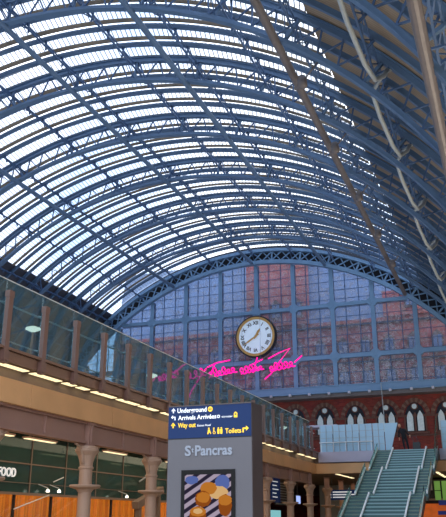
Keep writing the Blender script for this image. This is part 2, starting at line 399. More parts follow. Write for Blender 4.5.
b = MB(); b.box(-61, 4.5, SY-.5, SY+.5, ZB-.75, ZB+.05); b.box(-61, 4.5, SY-.7, SY+.6, ZB-.85, ZB-.72); b.box(-61, 4.5, SY-.6, SY+.5, ZB-.02, ZB+.08)
tag(b.build('trim_2', M['blue2']), kind='structure')
b = MB(); b.box(-61, 4.5, SY-.2, 91.2, ZB-1.3, ZB-.86); tag(b.build('trim_3', M['taupe']), kind='structure')
# spot lamps under the beam
for i in range(13):
    x = -6.4-2.45*i-1.3
    t = MB(); t.box(x-.16, x+.16, SY-.75, SY-.45, ZB-1.05, ZB-.75, 0); t.box(x-.13, x+.13, SY-.77, SY-.75, ZB-1.02, ZB-.78, 1); t.bar((x, SY-.5, ZB-.84), (x, SY-.5, ZB-1.0), .05, .05)
    tag(t.build('spot_lamp', [M['pipe'], M['kerb']], loc=(x, SY-.6, ZB-1.1)), 'small pale box lamp under the gable beam, %s counted from the right' % ['first', 'second', 'third', 'fourth', 'fifth', 'sixth', 'seventh', 'eighth', 'ninth', 'tenth', 'eleventh', 'twelfth', 'thirteenth'][i], 'lamp', 'box lamps under the gable beam')
# the clock
ck = thing('station_clock', 'large round station clock with pale blue face and gilt rim', 'clock', (-29.0, 88.2, 23.9))
cx, cy, cz = ck.location
def disc(mb, r, y0, y1, n=56, mi=0, c=None):
    c = c or (cx, cz); mb.prism([(c[0]+r*math.cos(2*PI*i/n), c[1]+r*math.sin(2*PI*i/n)) for i in range(n)], 'y', y0, y1, mi)
def ring(mb, r0, r1, y0, y1, n=56, c=None):
    c = c or (cx, cz); vs = []
    for i in range(n):
        t = 2*PI*i/n
        for r, y in ((r0, y0), (r1, y0), (r1, y1), (r0, y1)): vs.append((c[0]+r*math.cos(t), y, c[1]+r*math.sin(t)))
    mb.add(vs, [(i*4+k, i*4+(k+1) % 4, ((i+1) % n)*4+(k+1) % 4, ((i+1) % n)*4+k) for i in range(n) for k in range(4)])
b = MB(); disc(b, 2.28, cy, cy+.3); b.build('clock_face', M['clockface'], ck)
b = MB(); ring(b, 2.26, 2.56, cy-.12, cy+.35); b.build('gilt_rim', M['gold'], ck)
b = MB(); ring(b, 2.56, 2.74, cy-.06, cy+.5); b.build('outer_rim', M['dark'], ck)
for i, ro in enumerate(['XII', 'I', 'II', 'III', 'IIII', 'V', 'VI', 'VII', 'VIII', 'IX', 'X', 'XI']):
    me = text(ro, .62, (0, 0, 0), (0, 0, 0), M['black'], 'numeral', align='CENTER', extrude=.01, bold=.018)
    xs = [v.co.x for v in me.data.vertices]; ys = [v.co.y for v in me.data.vertices]
    me.data.transform(Matrix.Translation((-(max(xs)+min(xs))/2, -(max(ys)+min(ys))/2, 0)))
    me.data.transform(Matrix.Rotation(-i*PI/6, 4, 'Z') @ Matrix.Translation((0, 1.78, 0)))
    me.data.transform(Matrix.Translation((0, -.02, 0)) @ Matrix.Rotation(PI/2, 4, 'X')); me.parent = ck
def hand(ang, L, w, back, nm, yo):
    h = MB(); t = math.radians(ang); d = Vector((math.sin(t), 0, math.cos(t))); p = Vector((cx, cy-yo, cz)); s = Vector((d.z, 0, -d.x))
    q = [p-d*back-s*w*.5, p-d*back+s*w*.5, p+d*L*.6+s*w*.9, p+d*L, p+d*L*.6-s*w*.9]
    n_ = len(q); h.add([tuple(v) for v in q]+[tuple(v-Vector((0, .02, 0))) for v in q], [tuple(range(n_)), tuple(range(2*n_-1, n_-1, -1))]+[(i, (i+1) % n_, n_+(i+1) % n_, n_+i) for i in range(n_)])
    h.build(nm, M['gold'], ck)
hand(238, 1.95, .13, .5, 'minute_hand', .05); hand(32, 1.25, .18, .35, 'hour_hand', .08)
b = MB(); disc(b, .16, cy-.12, cy-.02, 16); b.build('hand_boss', M['gold'], ck)
b = MB(); [b.bar((cx+sx*1.6, cy+.3, cz+sz*1.6), (cx+sx*1.6, SY-.28, cz+sz*1.6), .12, .12) for sx in (-1, 1) for sz in (-1, 1)]; b.build('bracket', M['blue2'], ck)

# ------------------------------------------------------------------ pink neon handwriting (generic scrawl), hung in front of the screen
NY = 86.0
nz = lambda x: 20.35-.012*(x+40)   # hangs nearly level
words = [(-41.9, 3.6, .75, 4), (-36.6, 3.0, 1.0, 3), (-33.0, 4.4, .8, 5), (-28.1, 3.2, .75, 4), (-24.9, 0, 0, 0)]
NLAB = ['first word from the left, partly behind the gallery glass', 'second word from the left, with a long tail hanging down', 'middle word, below left of the clock', 'fourth word, straight below the clock', 'fifth and last word, with a big crossed capital']
def scrawl(x0, L, amp, loops, seed, tail=False, big=False):
    rnd = random.Random(seed); pts = []; n = loops*16
    ph = [rnd.uniform(.35, 1) for _ in range(loops+1)]
    for i in range(n+1):
        t = i/n; u = t*loops*2*PI; k = min(int(t*loops), loops)
        a = amp*ph[k]
        pts.append((x0+L*t+.32*math.sin(u)+.25*a*math.cos(u), NY-.03*math.sin(u*.5), 19.35+a*.5+a*.55*-math.cos(u+.3)+.05*math.sin(3*u)+.45*t))
    return pts
specs = [(-41.6, 2.9, .95, 5, 3), (-37.5, 2.4, .95, 3, 5), (-34.6, 3.6, 1.0, 6, 8), (-30.4, 3.0, .95, 5, 12), (-26.6, 3.1, 1.0, 5, 21)]
NDZ = [-.75, -.8, -.7, -.6, -.5]
for i, (x0, L, amp, lp, sd) in enumerate(specs):
    nw = thing('neon_word', 'hot pink handwritten neon, '+NLAB[i], 'neon sign', (x0+L/2, NY, 20), 'pink neon handwriting across the gable screen')
    t = MB(); t.tube([(a_, b_, c_+NDZ[i]) for a_, b_, c_ in scrawl(x0, L, amp, lp, sd)], .085, 6); t.build('neon_tube', M['neon'], nw, smooth=True)
    t = MB()
    if i == 0: t.tube([(x0+1.9, NY, 19.9), (x0+3.4, NY, 21.1), (x0+3.9, NY, 21.3)], .08, 6); t.tube([(x0-.9, NY, 19.3), (x0-.2, NY, 20.0), (x0+.4, NY, 19.5)], .08, 6)
    if i == 1: t.tube([(x0+2.6, NY, 20.6), (x0+1.6, NY, 19.3), (x0+.7, NY, 18.0), (x0+.3, NY, 17.2), (x0+.5, NY, 17.0)], .085, 6)
    if i == 2: t.tube([(x0-.2, NY, 20.6), (x0+1.2, NY, 21.1), (x0+2.9, NY, 21.3)], .085, 6); t.tube([(x0+.9, NY, 21.1), (x0+.1, NY, 19.2)], .085, 6)
    if i == 3: t.tube([(x0+1.5, NY, 20.4), (x0+3.0, NY, 21.0)], .08, 6); t.tube([(x0+2.3, NY, 21.3), (x0+1.7, NY, 19.4)], .08, 6)
    if i == 4: t.tube([(x0-.1, NY, 20.9), (x0+1.2, NY, 21.5), (x0+2.7, NY, 22.0), (x0+1.4, NY, 20.5), (x0+.2, NY, 19.0), (x0-.6, NY, 18.4)], .075, 6); t.tube([(x0+3.2, NY, 20.2), (x0+4.2, NY, 21.0)], .08, 6)
    t.v = [(a_, b_, c_+NDZ[i]) for a_, b_, c_ in t.v]
    t.build('neon_flourish', M['neon'], nw, smooth=True)
    t = MB(); [t.tube([(x, NY+.05, 19.6), (x, NY+.05, topz(x)-1)], .02, 4) for x in (x0+.3, x0+L-.3)]; t.build('hanging_wire', M['slate_steel'], nw)

# ------------------------------------------------------------------ walls
b = MB()
def wall_with_holes(): pass
b.box(-64.4, 6, 91.2, 91.6, 0, ZB-.6); tag(b.build('wall_far', M['brick']), kind='structure')
b = MB(); b.box(-64, 6, 91.05, 91.2, 13.25, 13.5); b.box(-64, 6, 91.0, 91.2, 11.0, 11.2); tag(b.build('trim_4', M['dstone']), kind='structure')
wx = [-2.55, -6.3, -9.95, -13.5, -17.1, -20.7]
wn = 0
wx = [x_-.3 for x_ in (-6.35, -9.95, -13.3, -17.05, -20.8, -24.5, -28.2, -2.6)]
for x in wx:
    wn += 1
    w = thing('window_%d' % (20+wn), 'gothic window', None, (x, 91.1, 11.5), kind='structure')
    st_ = MB(); gl_ = MB()
    z0, zs = 11.6, 13.2
    # lancets
    for sx in (-1, 1):
        c = x+sx*.6; hw = .36
        p = [(c-hw, z0), (c+hw, z0), (c+hw, zs), (c+hw*.7, zs+.35), (c, zs+.75), (c-hw*.7, zs+.35), (c-hw, zs)]
        gl_.prism(p, 'y', 91.0, 91.12)
    cc = (x, zs+1.25); gl_.prism([(cc[0]+.3*math.cos(t*PI/5), cc[1]+.3*math.sin(t*PI/5)) for t in range(10)], 'y', 91.0, 91.12)
    gl_.build('leaded_pane', M['lance'], w)
    st_.prism([(x-1.2, z0-.05), (x+1.2, z0-.05), (x+1.2, zs+.3), (x+.85, zs+1.2), (x, zs+1.95), (x-.85, zs+1.2), (x-1.2, zs+.3)], 'y', 91.1, 91.19)
    st_.build('tracery', M['dark'], w)
    st_ = MB(); st_.box(x-.1, x+.1, 90.9, 91.15, z0, zs+.5); st_.box(x-1.3, x-1.12, 90.95, 91.15, z0, zs+.2); st_.box(x+1.12, x+1.3, 90.95, 91.15, z0, zs+.2); st_.box(x-1.5, x+1.5, 90.85, 91.2, z0-.35, z0-.1)
    for cx_, rr in ((x, .42),):
        vs = []; n_ = 14
        for i in range(n_):
            t = 2*PI*i/n_
            for r_, y_ in ((rr-.1, 90.95), (rr, 90.95), (rr, 91.12), (rr-.1, 91.12)): vs.append((cx_+r_*math.cos(t), y_, cc[1]+r_*math.sin(t)))
        st_.add(vs, [(i*4+k, i*4+(k+1) % 4, ((i+1) % n_)*4+(k+1) % 4, ((i+1) % n_)*4+k) for i in range(n_) for k in range(4)])
    st_.build('stone_mullion', M['dstone'], w)
    vo = MB(); 
    for i in range(17):
        t0 = PI*i/17; t1 = PI*(i+.85)/17; pp = [(x+r_*math.cos(t), zs+.25+1.15*r_*math.sin(t)) for r_, t in ((1.3, t0), (1.75, t0), (1.75, t1), (1.3, t1))]
        vo.prism(pp, 'y', 91.02, 91.19, i % 2)
    vo.build('arch_stones', [M['dstone'], M['stone']], w)
# hotel facade beyond the screen
h = thing('hotel_building', 'red brick gothic hotel seen through the gable screen', 'building', (-29, 98, 5))
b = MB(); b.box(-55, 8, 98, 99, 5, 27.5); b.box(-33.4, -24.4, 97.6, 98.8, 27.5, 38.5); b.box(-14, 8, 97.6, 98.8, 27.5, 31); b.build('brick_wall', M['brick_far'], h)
b = MB(); b.add([(-55, 98, 27.5), (8, 98, 27.5), (8, 101, 39), (-55, 101, 39)], [(0, 1, 2, 3)]); b.add([(-55, 98.2, 27.4), (8, 98.2, 27.4), (8, 101.2, 38.8), (-55, 101.2, 38.8)], [(0, 1, 2, 3)]); b.build('slate_roof', M['slate'], h)
rnd = random.Random(4)
for zf in (18.2, 22.4, 28.6):
    k = 0
    for i in range(20):
        x = -53.8+3.1*i
        if zf > 27 and not (-33 < x < -25 or x > -13): continue
        f = MB(); f.box(x-.75, x+.75, 97.4, 98.0, zf-.15, zf); f.prism([(x-.75, zf), (x+.75, zf), (x+.75, zf+2.0), (x, zf+2.8), (x-.75, zf+2.0)], 'y', 97.5, 97.6)
        wo = f.build('window', M['stone'], h)
        f = MB(); f.prism([(x-.55, zf+.1), (x-.06, zf+.1), (x-.06, zf+2.0), (x-.5, zf+2.0)], 'y', 97.4, 97.5); f.prism([(x+.06, zf+.1), (x+.55, zf+.1), (x+.5, zf+2.0), (x+.06, zf+2.0)], 'y', 97.4, 97.5)
        f.build('pane', M['slate'], wo, loc=(0, 0, 0)).location = (29, -98, -5) if False else (0, 0, 0)
b = MB()
for z in (21.4, 26.6): b.box(-55, 8, 97.7, 98, z, z+.35)
b.build('stone_band', M['stone'], h)
for o in h.children:
    for c in o.children: c.data.transform(Matrix.Translation((29, -98, -5)))
# side walls
b = MB()
b.box(6, 6.4, 5, 90, 0, 9.0)
def arch_wall(mb, X, y0, y1, zb, zsp, ztop, R, pitch, nb):
    pass
AY0 = 4.45
for k in range(4, 21):   # piers and arches on the right-hand wall, one bay each
    c = k*4.45; R_ = 1.6; zs_ = 11.3
    b.box(6, 6.4, c-2.225, c-R_, 9, zs_); b.box(6, 6.4, c+R_, c+2.225, 9, zs_)
    n_ = 12; arcp = [(c+R_*math.cos(PI*i/n_), zs_+R_*math.sin(PI*i/n_)) for i in range(n_+1)]
    for i in range(n_):
        (ya, za), (yb, zb_) = arcp[i], arcp[i+1]
        b.prism([(ya, za), (yb, zb_), (yb, 15), (ya, 15)], 'x', 6, 6.4)
    b.box(6, 6.4, c+R_, c+2.225, zs_, 15); b.box(6, 6.4, c-2.225, c-R_, zs_, 15)
b.box(6.8, 7, 5, 92, 6, 17); b.box(6, 6.4, 5, 91, 15, 17)
tag(b.build('wall_right', M['brick_y']), kind='structure')
b = MB(); b.box(-65.1, -64.7, 5, 91, 0, 12); tag(b.build('wall_left', M['brick_y']), kind='structure')
# ------------------------------------------------------------------ floors
b = MB(); b.box(-64, 6, -12, 91, -.3, 0); tag(b.build('floor', M['floor']), kind='structure')
ZP = 5.68; YE = 47.8
b = MB(); b.box(-64, -11.9, -10, 91, 5.42, ZP); b.box(-11.9, 6, YE+.3, 91, 5.42, ZP); b.box(3, 6, -10, YE+.3, 5.42, ZP)
tag(b.build('floor_platform', M['platform']), kind='structure')
b = MB(); b.box(-40, -12.2, -10, 91, 4.45, 4.52); b.box(-12.2, 3, YE+.6, 91, 4.45, 4.52); tag(b.build('ceiling_arcade', M['soffit']), kind='structure')
# fascia (left and far)
b = MB(); b.box(-11.95, -11.6, -10, YE+.0, 5.38, ZP+.03); b.box(-11.95, -11.52, -10, YE, ZP-.02, ZP+.05); tag(b.build('trim_5', M['bronze']), kind='structure')
b = MB(); b.box(-12.3, -12.0, -10, YE+.3, 5.0, 5.40); b.box(-12.3, 3, YE+.3, YE+.5, 5.0, 5.42); tag(b.build('trim_6', M['recess']), kind='structure')
b = MB()
y = -10
while y < YE: b.box(-12.2, -11.8, y+.012, min(y+4.45-.012, YE+.12), 4.43, 5.04); y += 4.45
x = -11.8
while x < 3: b.box(x+.01, min(x+4.45, 3)-.01, YE+.0, YE+.4, 4.43, 5.04); x += 4.45
tag(b.build('trim_7', M['ochre']), kind='structure')
b = MB(); b.box(-11.6, -8.1, YE-.12, YE+.3, 5.1, 5.74); b.box(-4.1, 3, YE-.12, YE+.3, 5.1, 5.74); tag(b.build('trim_8', M['kerb']), kind='structure')
# strip lights beneath the fascia, laid out in long / short groups
px = [(13.6, 14.7)]
k = 0
def strip(y0, y1, lab):
    t = MB(); t.box(-11.93, -11.72, y0, y1, 5.335, 5.36, 1); t.box(-11.95, -11.70, y0-.03, y1+.03, 5.355, 5.38, 0)
    tag(t.build('strip_light', [M['bronze'], M['lamp']], loc=(-11.8, (y0+y1)/2, 5.36)), lab, 'strip light', 'strip lights under the left fascia')
SL = [(12.2, 13.3), (13.6, 14.9), (15.27, 16.41), (16.68, 18.01), (18.27, 18.81), (19.04, 19.55), (19.91, 21.25), (21.52, 22.88), (23.1, 24.38), (24.9, 26.2), (26.5, 27.8), (28.1, 28.6), (28.9, 29.4), (29.7, 31.0), (31.3, 32.6), (32.9, 34.2), (34.7, 35.5), (35.85, 37.1), (37.66, 38.9), (39.46, 40.6), (41.2, 42.23), (43.75, 45.0), (45.6, 46.58), (46.9, 47.6)]
for i, (y0, y1) in enumerate(SL): strip(y0, y1, '%s warm strip light under the bronze gallery fascia, number %d along from the viewer' % ('long' if y1-y0 > .8 else 'short', i+1))
# ------------------------------------------------------------------ gallery balustrade
YS = [15.54+1.68*k-1.68*3 for k in range(25)]; YS = [y*.97 for y in YS if y*.97 < YE-.2]
gb_ = thing('glass_balustrade', 'long teal glass balustrade with bronze posts along the left gallery edge', 'balustrade', (-11.6, 28, ZP))
b = MB(); y = YS[0]; b.box(-11.62, -11.50, y-.085, y+.085, 5.30, 7.15); b.box(-11.66, -11.48, y-.11, y+.11, 5.36, 5.62); b.box(-11.64, -11.49, y-.10, y+.10, 7.0, 7.17)
bp0 = b.build('post', M['post'], gb_)
for y in YS[1:]: c = bp0.copy(); COL.objects.link(c); c.location.y = y-YS[0]
for i in range(len(YS)-1):
    y0, y1 = YS[i]+.01, YS[i+1]-.01
    t = MB(); t.box(-11.70, -11.68, y0, y1, ZP+.05, 7.48); g = t.build('glass_pane', M['galglass'], gb_)
    t = MB(); t.box(-11.71, -11.67, y0-.01, y1+.01, 7.48, 7.505); t.build('edge_cap', M['rail'], g, loc=(0, 0, 0)).data.transform(Matrix.Translation((11.6, -28, -ZP)))
for z, r_ in ((6.93, .03), (5.98, .022)):
    t = MB(); t.tube([(-11.85, 9, z), (-11.85, YE, z)], r_, 8); [t.bar((-11.85, y, z), (-11.70, y, z-.03), .03, .03) for y in YS]
    t.build('handrail', M['rail'], gb_)
# far balustrade, pale blue sky reflection put into the glass colour
icl = thing('sky_tinted_balustrade', 'glass balustrade with painted pale blue sky reflection, left of the stair head', 'balustrade', (-9.4, YE+.1, 5.74))
icr = thing('sky_tinted_balustrade', 'glass balustrade with painted pale blue sky reflection, right of the stair head', 'balustrade', (-.5, YE+.1, 5.74))
def ice(x0, x1, lab, poly=None):
    g = icl if x1 < -7 else icr
    t = MB(); t.prism(poly or [(x0+.02, 5.76), (x1-.02, 5.76), (x1-.02, 7.42), (x0+.02, 7.42)], 'y', YE+.08, YE+.11); t.build('sky_sheen_pane', M['iceglass'], g)
    t = MB()
    for xx in (x0+.03, (x0+x1)/2): t.box(xx-.02, xx+.02, YE+.05, YE+.08, 5.76, 7.4 if not poly else 6.2)
    for z in (6.15, 6.6, 7.0): t.box(x0, x1 if not poly else x0+.3, YE+.06, YE+.08, z-.012, z+.012)
    t.build('pane_frame', M['pipe'], g)
xs = [-11.5, -10.65, -9.8, -8.95, -8.1, -7.35]
L5 = ['leftmost', 'second from the left', 'middle', 'fourth from the left', 'rightmost, meeting the slanted stair glass']
for i in range(5): ice(xs[i], xs[i+1], 'pale blue sky-tinted panel left of the stair head, '+L5[i])
xs = [-3.95, -3.1, -2.25, -1.4, -.55, .3, 1.15, 2.0, 2.9]
for i in range(8): ice(xs[i], xs[i+1], 'pale blue sky-tinted panel right of the stair head, number %d from the stair' % (i+1))
t = MB(); t.prism([(-7.33, 5.76), (-7.0, 5.76), (-6.5, 7.4), (-7.33, 7.4)], 'y', YE+.08, YE+.11)
t.build('end_pane', M['iceglass'], icl)
t = MB(); t.tube([(-11.5, YE-.05, 6.32), (-8.1, YE-.05, 6.32)], .03, 8); [t.bar((x, YE-.05, 5.7), (x, YE-.05, 6.32), .03, .03) for x in (-11.4, -10.6, -9.8, -9, -8.2)]
t.build('handrail', M['rail'], icl)
t = MB()
for (x, zz, h_) in ((-10.2, 6.0, 1.0), (-9.0, 6.0, .8), (-9.9, 6.3, .5)): pass
t.tube([(-11.4, YE+.35, 6.95), (-10.4, YE+.35, 6.5), (-9.5, YE+.35, 6.35), (-8.6, YE+.35, 6.6), (-7.5, YE+.35, 7.1)], .045, 8)
t.tube([(-9.45, YE+.35, 5.7), (-9.45, YE+.35, 7.2)], .04, 8)
tag(t.build('rope_barrier', M['dark'], smooth=True), 'dark sagging rope barrier with its post behind the pale blue glass', 'rope barrier')
# ------------------------------------------------------------------ beam, brackets, columns of the arcade
CY = [20.05+4.45*k for k in range(-3, 7)]; CY[2] -= .2
for i in range(len(CY)-1):
    y0, y1 = CY[i]+.12, CY[i+1]-.12
    t = MB(); y0 += .07; y1 -= .07; t.box(-12.08, -12.02, y0, y1, 3.86, 4.42); t.box(-12.2, -11.92, y0, y1, 3.80, 3.87); t.box(-12.2, -11.92, y0, y1, 4.36, 4.43); t.box(-12.16, -11.96, (y0+y1)/2-.02, (y0+y1)/2+.02, 3.85, 4.4)
    tag(t.build('steel_girder', M['mauve'], loc=(-12.05, (y0+y1)/2, 4)), 'mauve steel girder over the left arcade, span %d from the viewer' % (i+1), 'girder', 'girders over the left arcade')
def make_column(y):
    c = thing('arcade_column', '', 'column', (-12, y, 0), 'cast iron columns of the left arcade')
    t = MB(); t.lathe([(.34, 0), (.34, .25), (.27, .32), (.25, .5), (.205, .7), (.195, 2.5), (.19, 3.05)], (-12, y, 0), 20); t.build('shaft', M['column'], c, smooth=False)
    t = MB(); t.lathe([(.19, 3.05), (.225, 3.07), (.225, 3.12), (.19, 3.14), (.2, 3.25), (.26, 3.45), (.36, 3.58), (.36, 3.64), (.32, 3.66), (.32, 3.72)], (-12, y, 0), 20); t.build('capital', M['column'], c)
    t = MB(); t.lathe([(.2, 2.40), (.26, 2.48), (.45, 2.54), (.47, 2.58), (.45, 2.61), (.2, 2.62)], (-12, y, 0), 20); t.build('ring_collar', M['column'], c)
    t = MB(); t.box(-12.16, -11.88, y-.13, y+.13, 3.72, 4.42); t.box(-12.2, -11.84, y-.17, y+.17, 3.72, 3.78); t.box(-12.2, -11.84, y-.17, y+.17, 4.36, 4.42); t.box(-11.88, -11.84, y-.04, y+.04, 3.78, 4.36); t.build('bracket', M['mauve'], c)
    t = MB()
    for s in (-1, 1):
        pts = [(-12, y+s*(.2+.5*(1-math.cos(u))), 3.2+.55*math.sin(u)) for u in [PI/2*i/8 for i in range(9)]]
        t.tube(pts, [.05-.002*i for i in range(9)], 6)
    t.build('spandrel_arm', M['column'], c, smooth=True)
    return c
c0 = None
CLAB = {2: 'at the left edge of the view', 3: 'the large one left of the grey totem', 4: 'just left of the totem', 5: 'hidden behind the totem', 6: 'right of the totem, second there', 7: 'right of the totem, third there', 8: 'beside the blue directory', 9: 'last before the far corner'}
CLAB = ['nearest of the row', 'second nearest of the row', 'third nearest, at the left edge of the view', 'fully visible left of the totem', 'close to the left side of the totem', 'behind the totem', 'hidden at the totem’s right edge', 'first clear one right of the totem', 'next to the blue directory sign', 'last one before the far corner']
for i, y in enumerate(CY):
    if c0 is None: c0 = r = make_column(y)
    else: r = dup(c0, (0, y-CY[0], 0), '')
    r['label'] = 'buff cast iron arcade column with flared capital, '+CLAB[i]
# farther columns under the far soffit and a second row
for i, (x, y) in enumerate([(-12, 51.5), (-12, 56), (-12, 60.5), (-3.0, 56), (-7.5, 60.5)]):
    r = dup(c0, (x+12, y-CY[0], 0), 'buff cast iron column standing under the far deck, '+['just past the corner', 'second past the corner', 'third past the corner', 'right of the stairs', 'directly behind the stairs'][i]); r['group'] = 'columns under the far deck'
# ------------------------------------------------------------------ shop front on the left
SX = -15.6
b = MB(); b.box(SX-.15, SX, 8, 49, 2.45, 4.45); tag(b.build('wall_shop_bulkhead', M['bulk']), kind='structure')
sf = thing('shop_facade', 'long glazed shopfront with dark teal fascia under the left arcade', 'shopfront', (SX, 28, 0)); y = 8.4
k = 0
while y < 49:
    m_ = MB(); m_.box(SX-.02, SX, y+.03, y+2.2-.03, .05, 2.43); t = m_.build('shop_pane', M['shopglass'], sf)
    m_ = MB(); m_.box(SX-.05, SX+.04, y-.03, y+.03, 0, 2.45); m_.box(SX-.05, SX+.04, y, y+2.2, 0, .06); m_.build('pane_frame', M['black'], sf)
    y += 2.2; k += 1
for i in range(9):
    y = 9+4.45*i; m_ = MB(); m_.box(SX+.02, SX+.04, y+.02, y+4.43, 2.5, 4.40); m_.build('fascia_sheet', M['fasciaglass'], sf)
    m_ = MB(); m_.box(SX+.0, SX+.06, y-.02, y+.03, 2.45, 4.40); m_.box(SX+.0, SX+.06, y+2.2, y+2.24, 2.45, 4.40); m_.box(SX, SX+.12, y, y+4.45, 2.42, 2.5); m_.box(SX+.03, SX+.05, y, y+4.45, 3.42, 3.46); m_.box(SX+.03, SX+.05, y, y+4.45, 2.8, 2.82); m_.build('fascia_frame', M['recess'], sf)
for nm, y0, y1 in (('wall_shop_back', 8, 49),):
    b = MB(); b.box(SX-4.2, SX-4.0, y0, y1, 0, 4.4); tag(b.build(nm, M['slat']), kind='structure')
b = MB()
for y in [9+.55*i for i in range(72)]: b.box(SX-3.99, SX-3.85, y, y+.12, 0, 2.9)
tag(b.build('timber_slats', M['slat']), 'orange vertical timber slats with added warm glow on the back wall of the shop', 'wall slats')
tx = text('FOOD', .40, (SX+.07, 20.55, 2.98), (PI/2, 0, PI/2), M['white'], 'food_lettering', width=.93, extrude=.02, bold=.004)
tag(tx, 'white lettering FOOD on the dark glass fascia at the left edge', 'lettering')
# handrails of an escalator behind the glass
def tubeobj(name, pts, r, m_, lab, cat, sm=True):
    t = MB(); t.tube(pts, r, 8); return tag(t.build(name, m_, smooth=sm, loc=pts[0]), lab, cat)
tubeobj('slanted_handrail', [(SX+.9, 20.4, 1.95), (SX+.9, 22.3, 2.42)], .02, M['rail'], 'slanted steel handrail low at the left edge below the lettering', 'handrail')
tubeobj('slanted_handrail', [(SX+.9, 22.5, 2.85), (SX+.9, 23.1, 3.03)], .02, M['rail'], 'short slanted steel rail below the right end of the lettering', 'handrail')
tubeobj('slanted_handrail', [(SX+.9, 28.9, 3.15), (SX+.9, 30.6, 3.75)], .035, M['pipe'], 'pale slanted rail between the two big columns left of the totem', 'handrail')
t = MB(); t.bar((SX+.9, 28.6, 2.2), (SX+.9, 31.0, 2.9), .3, .28); t.box(SX+.8, SX+1.0, 28.8, 29.0, 0, 2.2); t.box(SX+.8, SX+1.0, 30.6, 30.8, 0, 2.75); tag(t.build('stair_flank', M['recess'], loc=(SX+.9, 29, 2.3)), 'grey sloping stair flank between the two big columns left of the totem', 'stair')
for i, (y, z) in enumerate([(22.8, 2.55), (23.5, 2.56), (28.6, 2.52)]):
    t = MB(); t.lathe([(.02, .09), (.05, .06), (.07, 0), (.05, -.02)], (SX+.5, y, z), 12, 1); t.tube([(SX+.5, y, z+.12), (SX+.1, y, z+.25)], .015, 6)
    tag(t.build('downlight', [M['rail'], M['lampw']], loc=(SX+.5, y, z)), 'small glowing spot lamp in front of the teal fascia, '+['left of a close pair', 'right of a close pair', 'single one by the slanted rail'][i], 'lamp')
for i, y in enumerate([17.7, 20.0, 25.0, 30.5, 34.4, 38.9, 43.3]):
    t = MB(); t.box(-14.28, -14.12, y, y+1.6, 4.03, 4.06, 1); t.box(-14.31, -14.09, y-.03, y+1.63, 4.05, 4.10, 0); t.box(-14.21, -14.19, y+.2, y+.22, 4.1, 4.46, 0); t.box(-14.21, -14.19, y+1.4, y+1.42, 4.1, 4.46, 0)
    tag(t.build('soffit_light', [M['bronze'], M['lamp']], loc=(-14.2, y+.8, 4.05)), 'linear lamp in the left arcade soffit behind the girder, number %d from the viewer' % (i+1), 'strip light', 'linear lamps in the arcade soffit')
for i, y in enumerate([51.3, 52.9, 54.6]):
    pass
for i, (x, y, L) in enumerate([(-10.6, 48.3, 1.5), (-10.6, 50.2, 1.5), (-10.6, 52.1, 1.4), (-5.1, 48.4, 1.4), (-4.45, 48.3, 1.8), (-4.45, 50.6, 1.8), (-4.45, 52.9, 1.7)]):
    t = MB(); t.box(x-.1, x+.1, y, y+L, 4.40, 4.43, 1); t.box(x-.13, x+.13, y-.03, y+L+.03, 4.42, 4.46, 0)
    tag(t.build('soffit_light', [M['bronze'], M['lamp']], loc=(x, y, 4.42)), 'linear lamp under the far deck, '+['left of the stairs, nearest the fascia', 'left of the stairs, middle of its line', 'left of the stairs, farthest in', 'close to the right side of the stairs', 'right of the stairs, nearest the fascia', 'right of the stairs, middle of its line', 'right of the stairs, farthest in'][i], 'strip light', 'lamps under the far deck')
# directory and signs
d = thing('directory_sign', 'tall blue directory board hung between two columns right of the totem', 'sign', (-12.3, 40.4, 2.5))
m_ = MB(); m_.box(-12.35, -12.28, 39.7, 41.3, 2.55, 3.85); m_.build('board', M['sign'], d)
for j, (wd, z) in enumerate([(1.0, 3.6), (.8, 3.4), (1.1, 3.2), (.7, 3.0), (.9, 2.8)]):
    m_ = MB(); m_.box(-12.28, -12.27, 39.85, 39.85+wd, z, z+.05); m_.build('text_line', M['white'], d)
m_ = MB(); [m_.bar((-12.3, y, 3.85), (-12.3, y, 4.4), .03, .03) for y in (39.9, 41.1)]; m_.build('hanger', M['black'], d)
d = thing('slatted_screen', 'dark slatted panel right beside the blue directory', 'screen', (-12.4, 42.6, 2.4))
m_ = MB(); m_.box(-12.66, -12.6, 41.4, 44.0, 2.45, 3.75); m_.build('backing', M['black'], d)
m_ = MB(); [m_.box(-12.6, -12.56, 41.45, 43.95, 2.5+.14*i, 2.5+.14*i+.04) for i in range(9)]; m_.build('slats', M['bulk'], d)
d = thing('hanging_screen', 'small glowing lilac screen hung beyond the slatted panel', 'screen', (-12.3, 45.3, 2.6))
m_ = MB(); m_.box(-12.4, -12.3, 44.6, 45.6, 2.55, 3.05); m_.build('casing', M['black'], d)
m_ = MB(); m_.box(-12.3, -12.29, 44.65, 45.55, 2.58, 3.02); m_.build('display', M['screenblue'], d)
m_ = MB(); m_.bar((-12.35, 45.1, 3.05), (-12.35, 45.1, 4.45), .03, .03); m_.build('hanger', M['black'], d)
m_ = MB(); m_.box(-13.6, -13.5, 42.6, 45.4, .3, 2.2); tag(m_.build('lit_kiosk_window', M['cyan'], loc=(-13.5, 44, .3)), 'glowing cyan kiosk window low between the far columns', 'kiosk window')
d = thing('wayfinding_sign', 'wide blue hanging sign with white lines left of the stairs', 'sign', (-11, 52, 3.5))
m_ = MB(); m_.box(-12.1, -9.9, 52, 52.1, 2.95, 3.6); m_.build('board', M['sign'], d)
for j, (x, wd, z) in enumerate([(-11.75, 1.3, 3.42), (-11.75, 1.6, 3.25), (-11.75, 1.0, 3.08)]):
    m_ = MB(); m_.box(x, x+wd, 51.98, 52, z, z+.07); m_.box(x-.2, x-.1, 51.98, 52, z, z+.07); m_.build('text_line', M['white'], d)
m_ = MB(); [m_.bar((x, 52.05, 3.6), (x, 52.05, 4.45), .03, .03) for x in (-11.8, -10.2)]; m_.build('hanger', M['black'], d)
